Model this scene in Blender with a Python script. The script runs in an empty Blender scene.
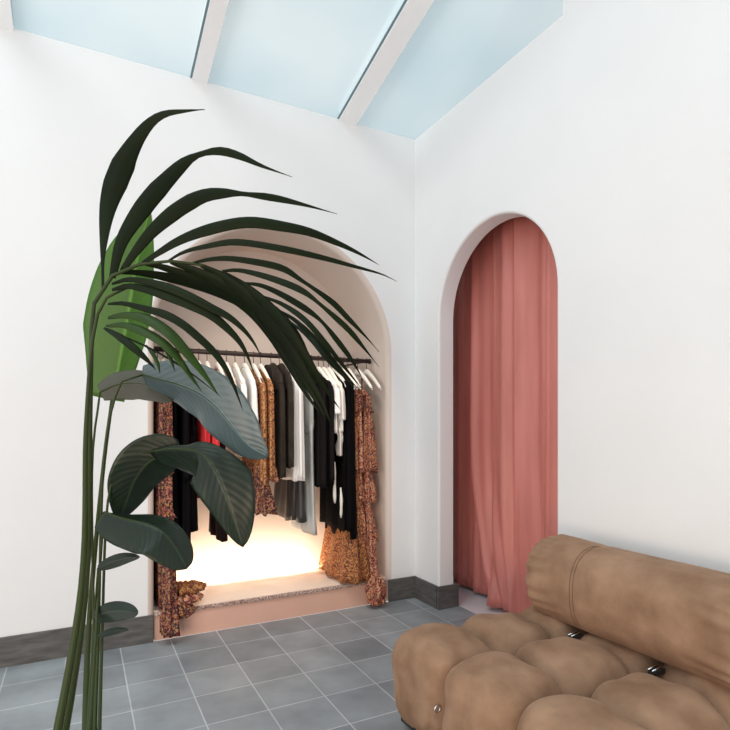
import bpy, bmesh, math, random
from math import sin, cos, pi, radians, atan2, sqrt
from mathutils import Vector, Matrix, noise
random.seed(7)
SC = bpy.context.scene
COL = SC.collection
# ------------------------------------------------------------------ camera
FPX, CX, HY, CH = 553.0, 365.0, 424.0, 1.25
TH = radians(27.35)
FW = Vector((sin(TH), cos(TH), 0)); RT = Vector((cos(TH), -sin(TH), 0)); UP = Vector((0, 0, 1))
CAMP = Vector((-2.1566, -3.3830, CH))
cd = bpy.data.cameras.new('camera'); cam = bpy.data.objects.new('camera', cd); COL.objects.link(cam)
cam.location = CAMP; cam.rotation_euler = (pi/2, 0, -TH)
cd.sensor_width = 36; cd.lens = FPX/730*36; cd.shift_y = (HY-365)/730; cd.clip_start = 0.05
SC.camera = cam
# ------------------------------------------------------------------ world and light
w = bpy.data.worlds.new('sky'); SC.world = w; w.use_nodes = True
bg = w.node_tree.nodes['Background']; bg.inputs[0].default_value = (0.93, 0.97, 1.0, 1); bg.inputs[1].default_value = 0.84
SC.view_settings.view_transform = 'Standard'; SC.view_settings.look = 'None'
SC.view_settings.gamma = 1; SC.view_settings.use_curve_mapping = False
SC.view_settings.exposure = 0.21
def area(name, loc, aim, sx, sy, power, color):
    l = bpy.data.lights.new(name, 'AREA'); l.shape = 'RECTANGLE'; l.size = sx; l.size_y = sy
    l.energy = power; l.color = color
    o = bpy.data.objects.new(name, l); COL.objects.link(o); o.location = loc
    d = Vector(aim)-Vector(loc); o.rotation_euler = d.to_track_quat('-Z', 'Y').to_euler()
    return o
area('daylight_above_glass', (-4.2, -2.4, 6.2), (-0.2, -1.0, 1.5), 2.6, 2.2, 170, (1, 0.99, 0.98))
area('added_front_fill', (-5.2, -3.4, 2.0), (-0.2, -1.2, 1.2), 2.0, 2.4, 32, (1, 0.97, 0.94))  # unseen soft fill added from the left to brighten the walls
area('interior_light_low', (-4.3, -4.3, 0.7), (-1.4, -0.2, 0.9), 2.2, 0.9, 46, (1, 0.70, 0.48))
area('niche_strip_low', (-1.0, 0.36, 0.20), (-1.0, 0.62, 0.44), 1.44, 0.06, 6.5, (1.0, 0.80, 0.60))
sl = bpy.data.lights.new('niche_spot', 'SPOT'); sl.energy = 95; sl.color = (1, .84, .68); sl.spot_size = radians(46); sl.spot_blend = .7; sl.shadow_soft_size = .05
so = bpy.data.objects.new('niche_spot', sl); COL.objects.link(so); so.location = (-1.15, -1.25, 3.3)
so.rotation_euler = (Vector((-1.0, .25, 1.0))-so.location).to_track_quat('-Z', 'Y').to_euler()

# ------------------------------------------------------------------ helpers
def ray(px, py): return FW + RT*((px-CX)/FPX) + UP*((HY-py)/FPX)
def at(px, py, d): return CAMP + ray(px, py)*d
def on(px, py, ax, v):
    r = ray(px, py); t = (v-CAMP[ax])/r[ax]; return CAMP + r*t
def zpy(x, y, py):
    wd = (Vector((x, y, 0))-CAMP).dot(FW); return CH + (HY-py)/FPX*wd

def mat(name, col, rough=0.6, metal=0.0, spec=0.5, var=0.0, vscale=8, bump=0.0, bscale=60, sheen=0.0,
        emit=None, estr=0, transm=0.0, col2=None, trans=None, stretch=None, detail=3):
    m = bpy.data.materials.new(name); m.use_nodes = True
    nt = m.node_tree; N = nt.nodes; L = nt.links; b = N['Principled BSDF']
    b.inputs['Base Color'].default_value = (*col, 1); b.inputs['Roughness'].default_value = rough
    b.inputs['Metallic'].default_value = metal; b.inputs['Specular IOR Level'].default_value = spec
    if sheen:
        b.inputs['Sheen Weight'].default_value = sheen; b.inputs['Sheen Roughness'].default_value = 0.4
        b.inputs['Sheen Tint'].default_value = (*[min(1, c*1.6+.1) for c in col], 1)
    tc = N.new('ShaderNodeTexCoord'); vec = tc.outputs['Object']
    if stretch:
        mp = N.new('ShaderNodeMapping'); mp.inputs['Scale'].default_value = stretch
        L.new(vec, mp.inputs[0]); vec = mp.outputs[0]
    if var or col2:
        nz = N.new('ShaderNodeTexNoise'); nz.inputs['Scale'].default_value = vscale; nz.inputs['Detail'].default_value = detail
        L.new(vec, nz.inputs['Vector'])
        cr = N.new('ShaderNodeValToRGB'); cr.color_ramp.elements[0].position = .32; cr.color_ramp.elements[1].position = .68
        c2 = col2 if col2 else [min(1, c*(1+var)) for c in col]
        c1 = col if col2 else [c*(1-var) for c in col]
        cr.color_ramp.elements[0].color = (*c1, 1); cr.color_ramp.elements[1].color = (*c2, 1)
        L.new(nz.outputs['Fac'], cr.inputs[0]); L.new(cr.outputs[0], b.inputs['Base Color'])
    if bump:
        n2 = N.new('ShaderNodeTexNoise'); n2.inputs['Scale'].default_value = bscale; n2.inputs['Detail'].default_value = 4
        L.new(vec, n2.inputs['Vector'])
        bp = N.new('ShaderNodeBump'); bp.inputs['Strength'].default_value = bump; bp.inputs['Distance'].default_value = 0.01
        L.new(n2.outputs['Fac'], bp.inputs['Height']); L.new(bp.outputs[0], b.inputs['Normal'])
    if emit: b.inputs['Emission Color'].default_value = (*emit, 1); b.inputs['Emission Strength'].default_value = estr
    if trans:
        out = N['Material Output']; t = N.new('ShaderNodeBsdfTranslucent'); t.inputs[0].default_value = (*trans[:3], 1)
        ms = N.new('ShaderNodeMixShader'); ms.inputs[0].default_value = trans[3]
        L.new(b.outputs[0], ms.inputs[1]); L.new(t.outputs[0], ms.inputs[2]); L.new(ms.outputs[0], out.inputs[0])
    return m

def floral(name, cols, scale, rough=0.8):
    m = bpy.data.materials.new(name); m.use_nodes = True
    nt = m.node_tree; N = nt.nodes; L = nt.links; b = N['Principled BSDF']; b.inputs['Roughness'].default_value = rough
    tc = N.new('ShaderNodeTexCoord'); v = N.new('ShaderNodeTexVoronoi'); v.inputs['Scale'].default_value = scale
    L.new(tc.outputs['Object'], v.inputs['Vector'])
    cr = N.new('ShaderNodeValToRGB'); cr.color_ramp.interpolation = 'CONSTANT'
    sp = N.new('ShaderNodeSeparateColor'); L.new(v.outputs['Color'], sp.inputs[0]); L.new(sp.outputs[0], cr.inputs[0])
    e = cr.color_ramp.elements
    n = len(cols)
    e[0].position = 0; e[0].color = (*cols[0], 1); e[1].position = 1/n; e[1].color = (*cols[1], 1)
    for i in range(2, n):
        q = e.new(i/n); q.color = (*cols[i], 1)
    L.new(cr.outputs[0], b.inputs['Base Color'])
    return m

M = {}
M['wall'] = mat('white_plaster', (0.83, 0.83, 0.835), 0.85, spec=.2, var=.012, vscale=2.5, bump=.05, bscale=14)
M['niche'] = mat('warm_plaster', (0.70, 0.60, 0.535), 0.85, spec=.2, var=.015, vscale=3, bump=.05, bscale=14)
M['pink'] = mat('blush_paint', (0.72, 0.44, 0.34), 0.6, var=.03, vscale=5)
M['base'] = mat('dark_skirting_tile', (0.105, 0.10, 0.096), 0.45, var=.3, vscale=3, stretch=(3, 3, 14), bump=.1, bscale=30)
M['thresh'] = mat('pale_stone', (0.74, 0.68, 0.70), 0.5, var=.05, vscale=6)
M['dark'] = mat('dark_fitting_room', (0.05, 0.035, 0.03), 0.9)
M['beam'] = mat('white_beam', (0.94, 0.95, 0.96), 0.5)
M['gap_shade'] = mat('blue_grey_gap_shade', (0.16, 0.24, 0.27), 0.6)  # shadow colour for the dark line beside each beam
M['rod'] = mat('dark_bronze', (0.045, 0.03, 0.026), 0.4, metal=.6)
M['hook'] = mat('hook_metal', (0.07, 0.045, 0.035), 0.35, metal=.7)
M['hanger'] = mat('cream_hanger', (0.92, 0.87, 0.80), 0.45)
M['velvet'] = mat('tan_velvet', (0.235, 0.135, 0.082), 0.8, spec=.15, var=.0, sheen=.3, col2=(0.36, 0.225, 0.145), vscale=8, bump=.6, bscale=16, detail=6)
M['piping'] = mat('tan_piping', (0.20, 0.115, 0.07), 0.8)
M['chrome'] = mat('chrome', (0.75, 0.75, 0.76), 0.2, metal=1)
M['strap'] = mat('black_strap', (0.02, 0.02, 0.022), 0.6)
M['curtain'] = mat('dusty_pink_velvet', (0.53, 0.165, 0.135), 0.40, spec=.5, col2=(0.66, 0.23, 0.195), vscale=1.5, sheen=.35, stretch=(6, 6, .7), bump=.12, bscale=8)
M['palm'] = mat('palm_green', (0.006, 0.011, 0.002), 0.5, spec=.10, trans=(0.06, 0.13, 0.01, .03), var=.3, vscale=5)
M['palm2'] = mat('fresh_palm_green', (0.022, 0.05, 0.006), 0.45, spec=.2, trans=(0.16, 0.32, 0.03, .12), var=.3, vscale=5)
M['stem'] = mat('green_stalk', (0.03, 0.045, 0.012), 0.5, spec=.2)
M['pot'] = mat('grey_pot', (0.2, 0.2, 0.2), 0.6, var=.1)
M['soil'] = mat('soil', (0.03, 0.02, 0.015), 1)
def leafmat(name, c1, c2, rough, tr, spec=.5, vb=.12):
    m = mat(name, c1, rough, spec=spec, trans=tr)
    nt = m.node_tree; N = nt.nodes; L = nt.links; b = N['Principled BSDF']
    uv = N.new('ShaderNodeUVMap'); sx = N.new('ShaderNodeSeparateXYZ'); L.new(uv.outputs[0], sx.inputs[0])
    # side veins: sine of (along - |across|)
    ab = N.new('ShaderNodeMath'); ab.operation = 'ABSOLUTE'; L.new(sx.outputs[0], ab.inputs[0])
    mu = N.new('ShaderNodeMath'); mu.operation = 'MULTIPLY'; mu.inputs[1].default_value = .22; L.new(ab.outputs[0], mu.inputs[0])
    sb = N.new('ShaderNodeMath'); sb.operation = 'SUBTRACT'; L.new(sx.outputs[1], sb.inputs[0]); L.new(mu.outputs[0], sb.inputs[1])
    fr = N.new('ShaderNodeMath'); fr.operation = 'MULTIPLY'; fr.inputs[1].default_value = 100; L.new(sb.outputs[0], fr.inputs[0])
    sn = N.new('ShaderNodeMath'); sn.operation = 'SINE'; L.new(fr.outputs[0], sn.inputs[0])
    bp = N.new('ShaderNodeBump'); bp.inputs['Strength'].default_value = vb; bp.inputs['Distance'].default_value = .002
    L.new(sn.outputs[0], bp.inputs['Height']); L.new(bp.outputs[0], b.inputs['Normal'])
    cr = N.new('ShaderNodeValToRGB'); cr.color_ramp.elements[0].position = .0; cr.color_ramp.elements[1].position = .08
    cr.color_ramp.elements[0].color = (*[min(1, c*2.2+.01) for c in c2], 1); cr.color_ramp.elements[1].color = (*c1, 1)
    q = cr.color_ramp.elements.new(.9); q.color = (*c2, 1)
    L.new(ab.outputs[0], cr.inputs[0]); L.new(cr.outputs[0], b.inputs['Base Color'])
    return m
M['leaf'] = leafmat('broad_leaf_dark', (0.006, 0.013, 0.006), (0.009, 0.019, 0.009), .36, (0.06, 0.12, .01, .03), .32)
M['leaf_sky_tint'] = leafmat('broad_leaf_painted_sheen', (0.045, 0.075, 0.078), (0.060, 0.098, 0.102), .42, (0.08, .2, .05, .03), .8, vb=.14)  # bluish skylight reflection is put into this leaf's base colour
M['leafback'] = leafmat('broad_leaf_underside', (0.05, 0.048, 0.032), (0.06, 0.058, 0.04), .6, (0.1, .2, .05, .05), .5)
M['banana'] = leafmat('bright_banana_leaf', (0.07, 0.15, 0.025), (0.09, 0.19, 0.035), .45, (0.25, 0.50, 0.08, .45))

# floor tiles
fm = bpy.data.materials.new('grey_floor_tiles'); fm.use_nodes = True
N = fm.node_tree.nodes; L = fm.node_tree.links; b = N['Principled BSDF']
tc = N.new('ShaderNodeTexCoord'); mp = N.new('ShaderNodeMapping'); mp.inputs['Location'].default_value = (1.686, 0.248, 0)
br = N.new('ShaderNodeTexBrick'); br.offset = 0; br.squash = 1; br.inputs['Scale'].default_value = 1
br.inputs['Brick Width'].default_value = .2665; br.inputs['Row Height'].default_value = .2645
br.inputs['Mortar Size'].default_value = .0037; br.inputs['Mortar Smooth'].default_value = .3
br.inputs['Color1'].default_value = (0.23, 0.252, 0.27, 1); br.inputs['Color2'].default_value = (0.32, 0.35, 0.37, 1)
br.inputs['Mortar'].default_value = (0.52, 0.54, 0.55, 1)
L.new(tc.outputs['Object'], mp.inputs[0]); L.new(mp.outputs[0], br.inputs['Vector'])
nz = N.new('ShaderNodeTexNoise'); nz.inputs['Scale'].default_value = 5; nz.inputs['Detail'].default_value = 6
L.new(tc.outputs['Object'], nz.inputs['Vector'])
mx = N.new('ShaderNodeMix'); mx.data_type = 'RGBA'; mx.blend_type = 'OVERLAY'; mx.inputs[0].default_value = .45
L.new(br.outputs['Color'], mx.inputs[6]); L.new(nz.outputs['Fac'], mx.inputs[7]); L.new(mx.outputs[2], b.inputs['Base Color'])
b.inputs['Roughness'].default_value = .42; b.inputs['Specular IOR Level'].default_value = .4
bp = N.new('ShaderNodeBump'); bp.inputs['Strength'].default_value = .4; bp.inputs['Distance'].default_value = .003; bp.invert = True
L.new(br.outputs['Fac'], bp.inputs['Height']); L.new(bp.outputs[0], b.inputs['Normal'])
M['floor'] = fm
# terrazzo
tm = floral('pink_terrazzo', [(.42, .30, .25), (.5, .36, .30), (.30, .18, .15), (.62, .5, .45), (.2, .1, .08), (.5, .38, .33)], 140, .45)
M['ledge'] = mat('blush_ledge', (.86, .75, .67), .5, var=.04, vscale=5)
M['terrazzo'] = tm
# frosted glass
gm = bpy.data.materials.new('frosted_skylight_glass'); gm.use_nodes = True
N = gm.node_tree.nodes; L = gm.node_tree.links; N.remove(N['Principled BSDF'])
t1 = N.new('ShaderNodeBsdfTransparent'); t2 = N.new('ShaderNodeBsdfTranslucent'); g = N.new('ShaderNodeBsdfGlossy')
g.inputs['Roughness'].default_value = .15
tc = N.new('ShaderNodeTexCoord'); nz = N.new('ShaderNodeTexNoise'); nz.inputs['Scale'].default_value = .9; nz.inputs['Detail'].default_value = 2
L.new(tc.outputs['Object'], nz.inputs['Vector'])
cr = N.new('ShaderNodeValToRGB'); cr.color_ramp.elements[0].position = .35; cr.color_ramp.elements[1].position = .65
cr.color_ramp.elements[0].color = (0.72, 0.80, 0.825, 1); cr.color_ramp.elements[1].color = (0.83, 0.865, 0.865, 1)
L.new(nz.outputs['Fac'], cr.inputs[0]); L.new(cr.outputs[0], t1.inputs[0]); L.new(cr.outputs[0], t2.inputs[0])
ms = N.new('ShaderNodeMixShader'); ms.inputs[0].default_value = .3
m2 = N.new('ShaderNodeMixShader'); m2.inputs[0].default_value = .04
L.new(t1.outputs[0], ms.inputs[1]); L.new(t2.outputs[0], ms.inputs[2]); L.new(ms.outputs[0], m2.inputs[1]); L.new(g.outputs[0], m2.inputs[2])
L.new(m2.outputs[0], N['Material Output'].inputs[0])
M['glass'] = gm

def link(name, me, m, parent=None, smooth=False, kind=None):
    o = bpy.data.objects.new(name, me); COL.objects.link(o)
    if m: me.materials.append(m)
    if smooth:
        for p in me.polygons: p.use_smooth = True
    if parent: o.parent = parent; o.matrix_parent_inverse = parent.matrix_world.inverted()
    if kind: o['kind'] = kind
    return o
def mesh(name, vs, fs, m, parent=None, smooth=False, kind=None, fix=True):
    me = bpy.data.meshes.new(name); me.from_pydata([tuple(v) for v in vs], [], fs)
    if fix:
        bm = bmesh.new(); bm.from_mesh(me); bmesh.ops.recalc_face_normals(bm, faces=bm.faces); bm.to_mesh(me); bm.free()
    return link(name, me, m, parent, smooth, kind)
def box(name, lo, hi, m, parent=None, kind=None, bev=0.0):
    bm = bmesh.new(); bmesh.ops.create_cube(bm, size=1)
    for v in bm.verts:
        v.co = Vector([(lo[i]+hi[i])/2 + v.co[i]*(hi[i]-lo[i]) for i in range(3)])
    if bev: bmesh.ops.bevel(bm, geom=list(bm.edges), offset=bev, segments=2, affect='EDGES', profile=.5)
    me = bpy.data.meshes.new(name); bm.to_mesh(me); bm.free()
    return link(name, me, m, parent, False, kind)
def tubemesh(pts, rads, seg=8, cap=True):
    vs = []; fs = []; n = len(pts); pts = [Vector(p) for p in pts]
    if not hasattr(rads, '__len__'): rads = [rads]*n
    ref = None
    for i, p in enumerate(pts):
        t = (pts[min(i+1, n-1)]-pts[max(i-1, 0)]).normalized()
        if ref is None: ref = t.orthogonal().normalized()
        ref = (ref - t*ref.dot(t)).normalized(); bi = t.cross(ref)
        for k in range(seg):
            a = 2*pi*k/seg; vs.append(p + (ref*cos(a)+bi*sin(a))*rads[i])
    for i in range(n-1):
        for k in range(seg):
            k2 = (k+1) % seg; fs.append((i*seg+k, i*seg+k2, (i+1)*seg+k2, (i+1)*seg+k))
    if cap: fs.append(tuple(range(seg))[::-1]); fs.append(tuple((n-1)*seg+k for k in range(seg)))
    return vs, fs
def tube(name, pts, rads, m, parent=None, seg=8, kind=None):
    vs, fs = tubemesh(pts, rads, seg); return mesh(name, vs, fs, m, parent, True, kind)
def empty(name, loc, label, cat, group=None):
    o = bpy.data.objects.new(name, None); COL.objects.link(o); o.location = loc; o.empty_display_size = .1
    o['label'] = label; o['category'] = cat
    if group: o['group'] = group
    bpy.context.view_layer.update(); return o
def tag(o, label, cat, group=None):
    o['label'] = label; o['category'] = cat
    if group: o['group'] = group
    return o
def interp(pts, n):
    """Catmull-Rom through pts (tuples), n samples"""
    P = [Vector(p) for p in pts]; m_ = len(P)
    d = [0]
    for i in range(1, m_): d.append(d[-1]+(P[i]-P[i-1]).length)
    out = []
    for s in range(n):
        t = d[-1]*s/(n-1); i = 0
        while i < m_-2 and d[i+1] < t: i += 1
        u = (t-d[i])/max(1e-9, d[i+1]-d[i])
        p0 = P[i-1] if i > 0 else P[i]*2-P[i+1]; p3 = P[i+2] if i+2 < m_ else P[i+1]*2-P[i]
        p1, p2 = P[i], P[i+1]
        out.append(.5*((2*p1)+(p2-p0)*u+(2*p0-5*p1+4*p2-p3)*u*u+(3*p1-p0-3*p2+p3)*u**3))
    return out

# ------------------------------------------------------------------ structure
CEIL = 3.302; SL = 0.235
# grey floor and pale inner floor
box('floor', (-5.2, -5.6, -.06), (.165, 0.0, 0), M['floor'], kind='structure')
o = box('trim_1', (.1655, -2.6, -.06), (1.6, .6, 0.001), M['thresh'], kind='structure')

def arch_path(u0, u1, z0, zs, n=40):
    r = (u1-u0)/2; c = (u0+u1)/2
    P = [(u0, z0, 1, 0)]
    for i in range(1, 8): P.append((u0, z0+(zs-z0)*i/8, 1, 0))
    for i in range(n+1):
        a = pi - pi*i/n; P.append((c+r*cos(a), zs+r*sin(a), -cos(a), -sin(a)))
    for i in range(7, 0, -1): P.append((u1, z0+(zs-z0)*i/8, -1, 0))
    P.append((u1, z0, -1, 0))
    return P   # (u,z, inward normal)
def arch_wall(name, U0, U1, ztop, path, zs, bev, depth, face, m, m2=None):
    """face(u,z,d) -> world point; d positive = into the wall"""
    vs = []; fs = []
    def add(*q):
        i = len(vs); vs.extend(q); fs.append(tuple(range(i, i+len(q))))
    outer = [(u-nu*bev, z-nz_*bev) for u, z, nu, nz_ in path]
    u_lo = min(p[0] for p in outer); u_hi = max(p[0] for p in outer)
    n = len(outer)
    for i in range(n-1):
        a, b_ = outer[i], outer[i+1]
        if abs(a[0]-b_[0]) < 1e-6 and a[0] < (u_lo+u_hi)/2: add(face(U0, a[1], 0), face(a[0], a[1], 0), face(b_[0], b_[1], 0), face(U0, b_[1], 0))
        elif abs(a[0]-b_[0]) < 1e-6: add(face(a[0], a[1], 0), face(U1, a[1], 0), face(U1, b_[1], 0), face(b_[0], b_[1], 0))
        else: add(face(a[0], a[1], 0), face(b_[0], b_[1], 0), face(b_[0], ztop, 0), face(a[0], ztop, 0))
    add(face(U0, zs, 0), face(u_lo, zs, 0), face(u_lo, ztop, 0), face(U0, ztop, 0))
    add(face(u_hi, zs, 0), face(U1, zs, 0), face(U1, ztop, 0), face(u_hi, ztop, 0))
    o = mesh(name, vs, fs, m, None, False, 'structure', fix=False)
    # reveal
    vs = []; fs = []; K = 6; prof = []
    for k in range(K+1):
        a = pi/2*k/K; prof.append((bev*(1-sin(a)), bev*(1-cos(a))))
    prof.append((0, depth))
    R = len(prof)
    for (u, z, nu, nz_) in path:
        for off, d in prof: vs.append(face(u-nu*off, z-nz_*off, d))
    for i in range(n-1):
        for k in range(R-1):
            fs.append((i*R+k, i*R+k+1, (i+1)*R+k+1, (i+1)*R+k))
    rv = mesh('arch_reveal', vs, fs, m2 or m, o, True, None, fix=False); rv['kind'] = 'structure'
    return o
ND = .55; NX0, NX1, NZS = -1.772, -.232, 1.732
npath = arch_path(NX0, NX1, 0, NZS)
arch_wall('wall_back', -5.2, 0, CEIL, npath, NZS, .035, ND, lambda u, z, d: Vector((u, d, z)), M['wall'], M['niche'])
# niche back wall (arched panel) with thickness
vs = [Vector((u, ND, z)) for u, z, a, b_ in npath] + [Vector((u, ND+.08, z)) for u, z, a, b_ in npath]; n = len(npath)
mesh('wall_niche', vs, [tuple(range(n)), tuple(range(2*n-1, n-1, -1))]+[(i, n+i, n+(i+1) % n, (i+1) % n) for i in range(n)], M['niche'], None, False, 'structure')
# raised plinth of the niche
box('trim_2', (NX0, .004, 0), (NX1, ND, .142), M['pink'], kind='structure')
box('trim_3', (NX0, -.006, .1425), (NX1, .012, .164), M['terrazzo'], kind='structure', bev=.003)
box('trim_4', (NX0, .0125, .1425), (NX1, ND, .165), M['ledge'], kind='structure')
# right wall with arch;  u = -y
RY0, RY1, RZS = .298, 1.332, 1.952
rpath = arch_path(RY0, RY1, 0, RZS)
YE = 1.375
WT = .118
wr = arch_wall('wall_right', 0, YE, CEIL, rpath, RZS, .016, WT, lambda u, z, d: Vector((d, -u, z)), M['wall'])
rb = lambda lo, hi: box('wall_block', lo, hi, M['wall'], wr)
o = box('wall_side', (0, -5.6, 0), (.3, -YE, CEIL+1.35), M['wall'], kind='structure')
# back side of the right wall and its top
vs = []; fs = []
op = [(u, z) for u, z, a, b_ in rpath]
for i in range(len(op)-1):
    a, b_ = op[i], op[i+1]
    j = len(vs)
    if abs(a[0]-b_[0]) < 1e-6:
        E_ = -.2 if a[0] < .8 else YE
        vs += [Vector((WT, -E_, a[1])), Vector((WT, -a[0], a[1])), Vector((WT, -b_[0], b_[1])), Vector((WT, -E_, b_[1]))]
    else: vs += [Vector((WT, -a[0], a[1])), Vector((WT, -b_[0], b_[1])), Vector((WT, -b_[0], CEIL)), Vector((WT, -a[0], CEIL))]
    fs.append((j, j+1, j+2, j+3))
for a, b_ in ((-.2, RY0), (RY1, YE)):
    j = len(vs); vs += [Vector((WT, -a, RZS)), Vector((WT, -b_, RZS)), Vector((WT, -b_, CEIL)), Vector((WT, -a, CEIL))]; fs.append((j, j+1, j+2, j+3))
j = len(vs); vs += [Vector((0, .2, CEIL)), Vector((WT, .2, CEIL)), Vector((WT, -YE, CEIL)), Vector((0, -YE, CEIL))]; fs.append((j, j+1, j+2, j+3))
mesh('wall_backside', vs, fs, M['wall'], wr, fix=False)['kind'] = 'structure'
# fitting room behind the curtain
fr_ = box('wall_fitting_room', (1.5, -2.5, 0), (1.56, .35, 2.75), M['dark'], kind='structure')
for lo, hi in (((.12, .3, 0), (1.5, .36, 2.75)), ((.302, -2.5, 0), (1.5, -2.44, 2.75)), ((.12, -2.5, 2.7), (1.5, .36, 2.76))):
    if hi[0] > .12: box('room_side', lo if lo[2] < 2.6 else (.12, -1.37, 2.7), hi if lo[2] < 2.6 else (1.5, .36, 2.76), M['dark'], fr_)
# skirting
def skirt(name, lo, hi): box(name, lo, hi, M['base'], kind='structure', bev=.0015)
BH = .155
skirt('baseboard_back', (-5.2, -.014, 0), (NX0-.005, 0, BH))
skirt('baseboard_corner', (NX1+.008, -.014, 0), (0, 0, BH))
skirt('baseboard_right', (-.014, -.285, 0), (0, -.014, BH))
skirt('baseboard_reveal', (-.014, -.312, 0), (.155, -.2985, BH))
# skirting along the right wall and its short return
skirt('baseboard_side', (-.014, -5.6, 0), (0, -1.334, BH))
# skylight: sloping frosted panes between white beams
def zs_(y): return CEIL + .004 - SL*y
def slab(name, x0, x1, y0, y1, dz0, dz1, m, parent=None, kind=None):
    vs = [Vector((x, y, zs_(y)+dz)) for dz in (dz0, dz1) for x, y in ((x0, y0), (x1, y0), (x1, y1), (x0, y1))]
    return mesh(name, vs, [(0, 1, 2, 3), (4, 5, 6, 7), (0, 1, 5, 4), (1, 2, 6, 5), (2, 3, 7, 6), (3, 0, 4, 7)], m, parent, False, kind)
YN = -4.6
beams = [(-3.525, -3.44), (-2.543, -2.457), (-1.561, -1.474), (-.604, -.476)]
edges = [-4.6] + [v for b_ in beams for v in b_] + [.9]
c = slab('ceiling', beams[0][0], beams[0][1], YN, .0, -.02, .09, M['beam'], None, 'structure')
for b_ in beams[1:]: slab('beam', b_[0], b_[1], YN, 0.0, -.02, .09, M['beam'], c)
for b_ in beams: slab('beam_gap_shade', b_[0]-.012, b_[0]-.0005, YN, -.0, -.006, .0, M['gap_shade'], c)  # thin dark strips painted in for the gap shadow along the beams
slab('end_beam', -4.6, -.001, YN-.12, YN-.001, -.02, .09, M['beam'], c)
for i in range(5):
    x0, x1 = edges[2*i], edges[2*i+1]
    g_ = slab('window_%d' % (i+1), x0, x1, YN if i < 4 else -1.37, .15 if i < 4 else .3, .001, .012, M['glass'], None, 'structure')
    if i == 4: g_.name = 'window_5'
slab('window_6', edges[8], -.001, YN, -1.3705, .001, .012, M['glass'], None, 'structure')
# LED profile hidden low at the back of the niche
led = box('led_strip', (NX0+.04, .50, .1655), (NX1-.04, .515, .176), mat('warm_led', (1, .9, .8), .5, emit=(1, .72, .45), estr=9))
tag(led, 'slim warm glowing strip light along the back of the niche floor', 'light')

# ------------------------------------------------------------------ clothes rail and hangers
RY, RZ = .2, 1.708
rail = empty('clothes_rail', (-1.0, RY, RZ), 'dark bronze horizontal clothes rail spanning the arched niche', 'rail')
tube('rail_tube', [(NX0+.014, RY, RZ), (-1, RY, RZ), (-.262, RY, RZ)], .0155, M['rod'], rail, 14)
for xx in (NX0+.016, -.268):
    tube('rail_cap', [(xx-.006, RY, RZ), (xx+.008, RY, RZ)], .0185, M['rod'], rail, 16)
    tube('rail_bracket', [(xx+(.03 if xx < -1 else -.03), RY+.01, RZ), (xx+(.03 if xx < -1 else -.03), ND-.001, RZ)], .008, M['rod'], rail, 10)
def hanger_proto():
    pts = interp([(0, -.215, -.215), (0, -.16, -.172), (0, -.08, -.118), (0, 0, -.082), (0, .08, -.118), (0, .16, -.172), (0, .215, -.215)], 25)
    vs = []; fs = []; S = 10
    for i, p in enumerate(pts):
        f = 1-abs(i-12)/12; hh = .014+.013*f; tt = .010+.003*f
        if i in (0, 24): hh *= .5; tt *= .5
        for k in range(S):
            a = 2*pi*k/S; vs.append(Vector((tt*cos(a), p.y, p.z+hh*sin(a))))
    for i in range(24):
        for k in range(S): fs.append((i*S+k, i*S+(k+1) % S, (i+1)*S+(k+1) % S, (i+1)*S+k))
    fs.append(tuple(range(S))); fs.append(tuple(24*S+k for k in range(S)))
    vme = bpy.data.meshes.new('clothes_hanger'); vme.from_pydata([tuple(v) for v in vs], [], fs)
    for p in vme.polygons: p.use_smooth = True
    vme.materials.append(M['hanger'])
    hp = [(0, 0, -.07), (0, 0, -.04), (0, .002, -.025)] + [(0, .0195*sin(a), .0195*-cos(a)) for a in [radians(d) for d in range(30, 271, 30)]]
    v2, f2 = tubemesh(hp, .0025, 6)
    hm = bpy.data.meshes.new('hook'); hm.from_pydata([tuple(v) for v in v2], [], f2); hm.materials.append(M['hook'])
    for p in hm.polygons: p.use_smooth = True
    return vme, hm
HM, HK = hanger_proto()
def hanger(x, label, yaw):
    o = bpy.data.objects.new('clothes_hanger', HM); COL.objects.link(o); o.location = (x, RY, RZ); o.rotation_euler = (0, 0, yaw)
    tag(o, label, 'hanger', 'clothes hangers on the niche rail')
    h = bpy.data.objects.new('hook', HK); COL.objects.link(h); h.parent = o
    return o

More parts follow.
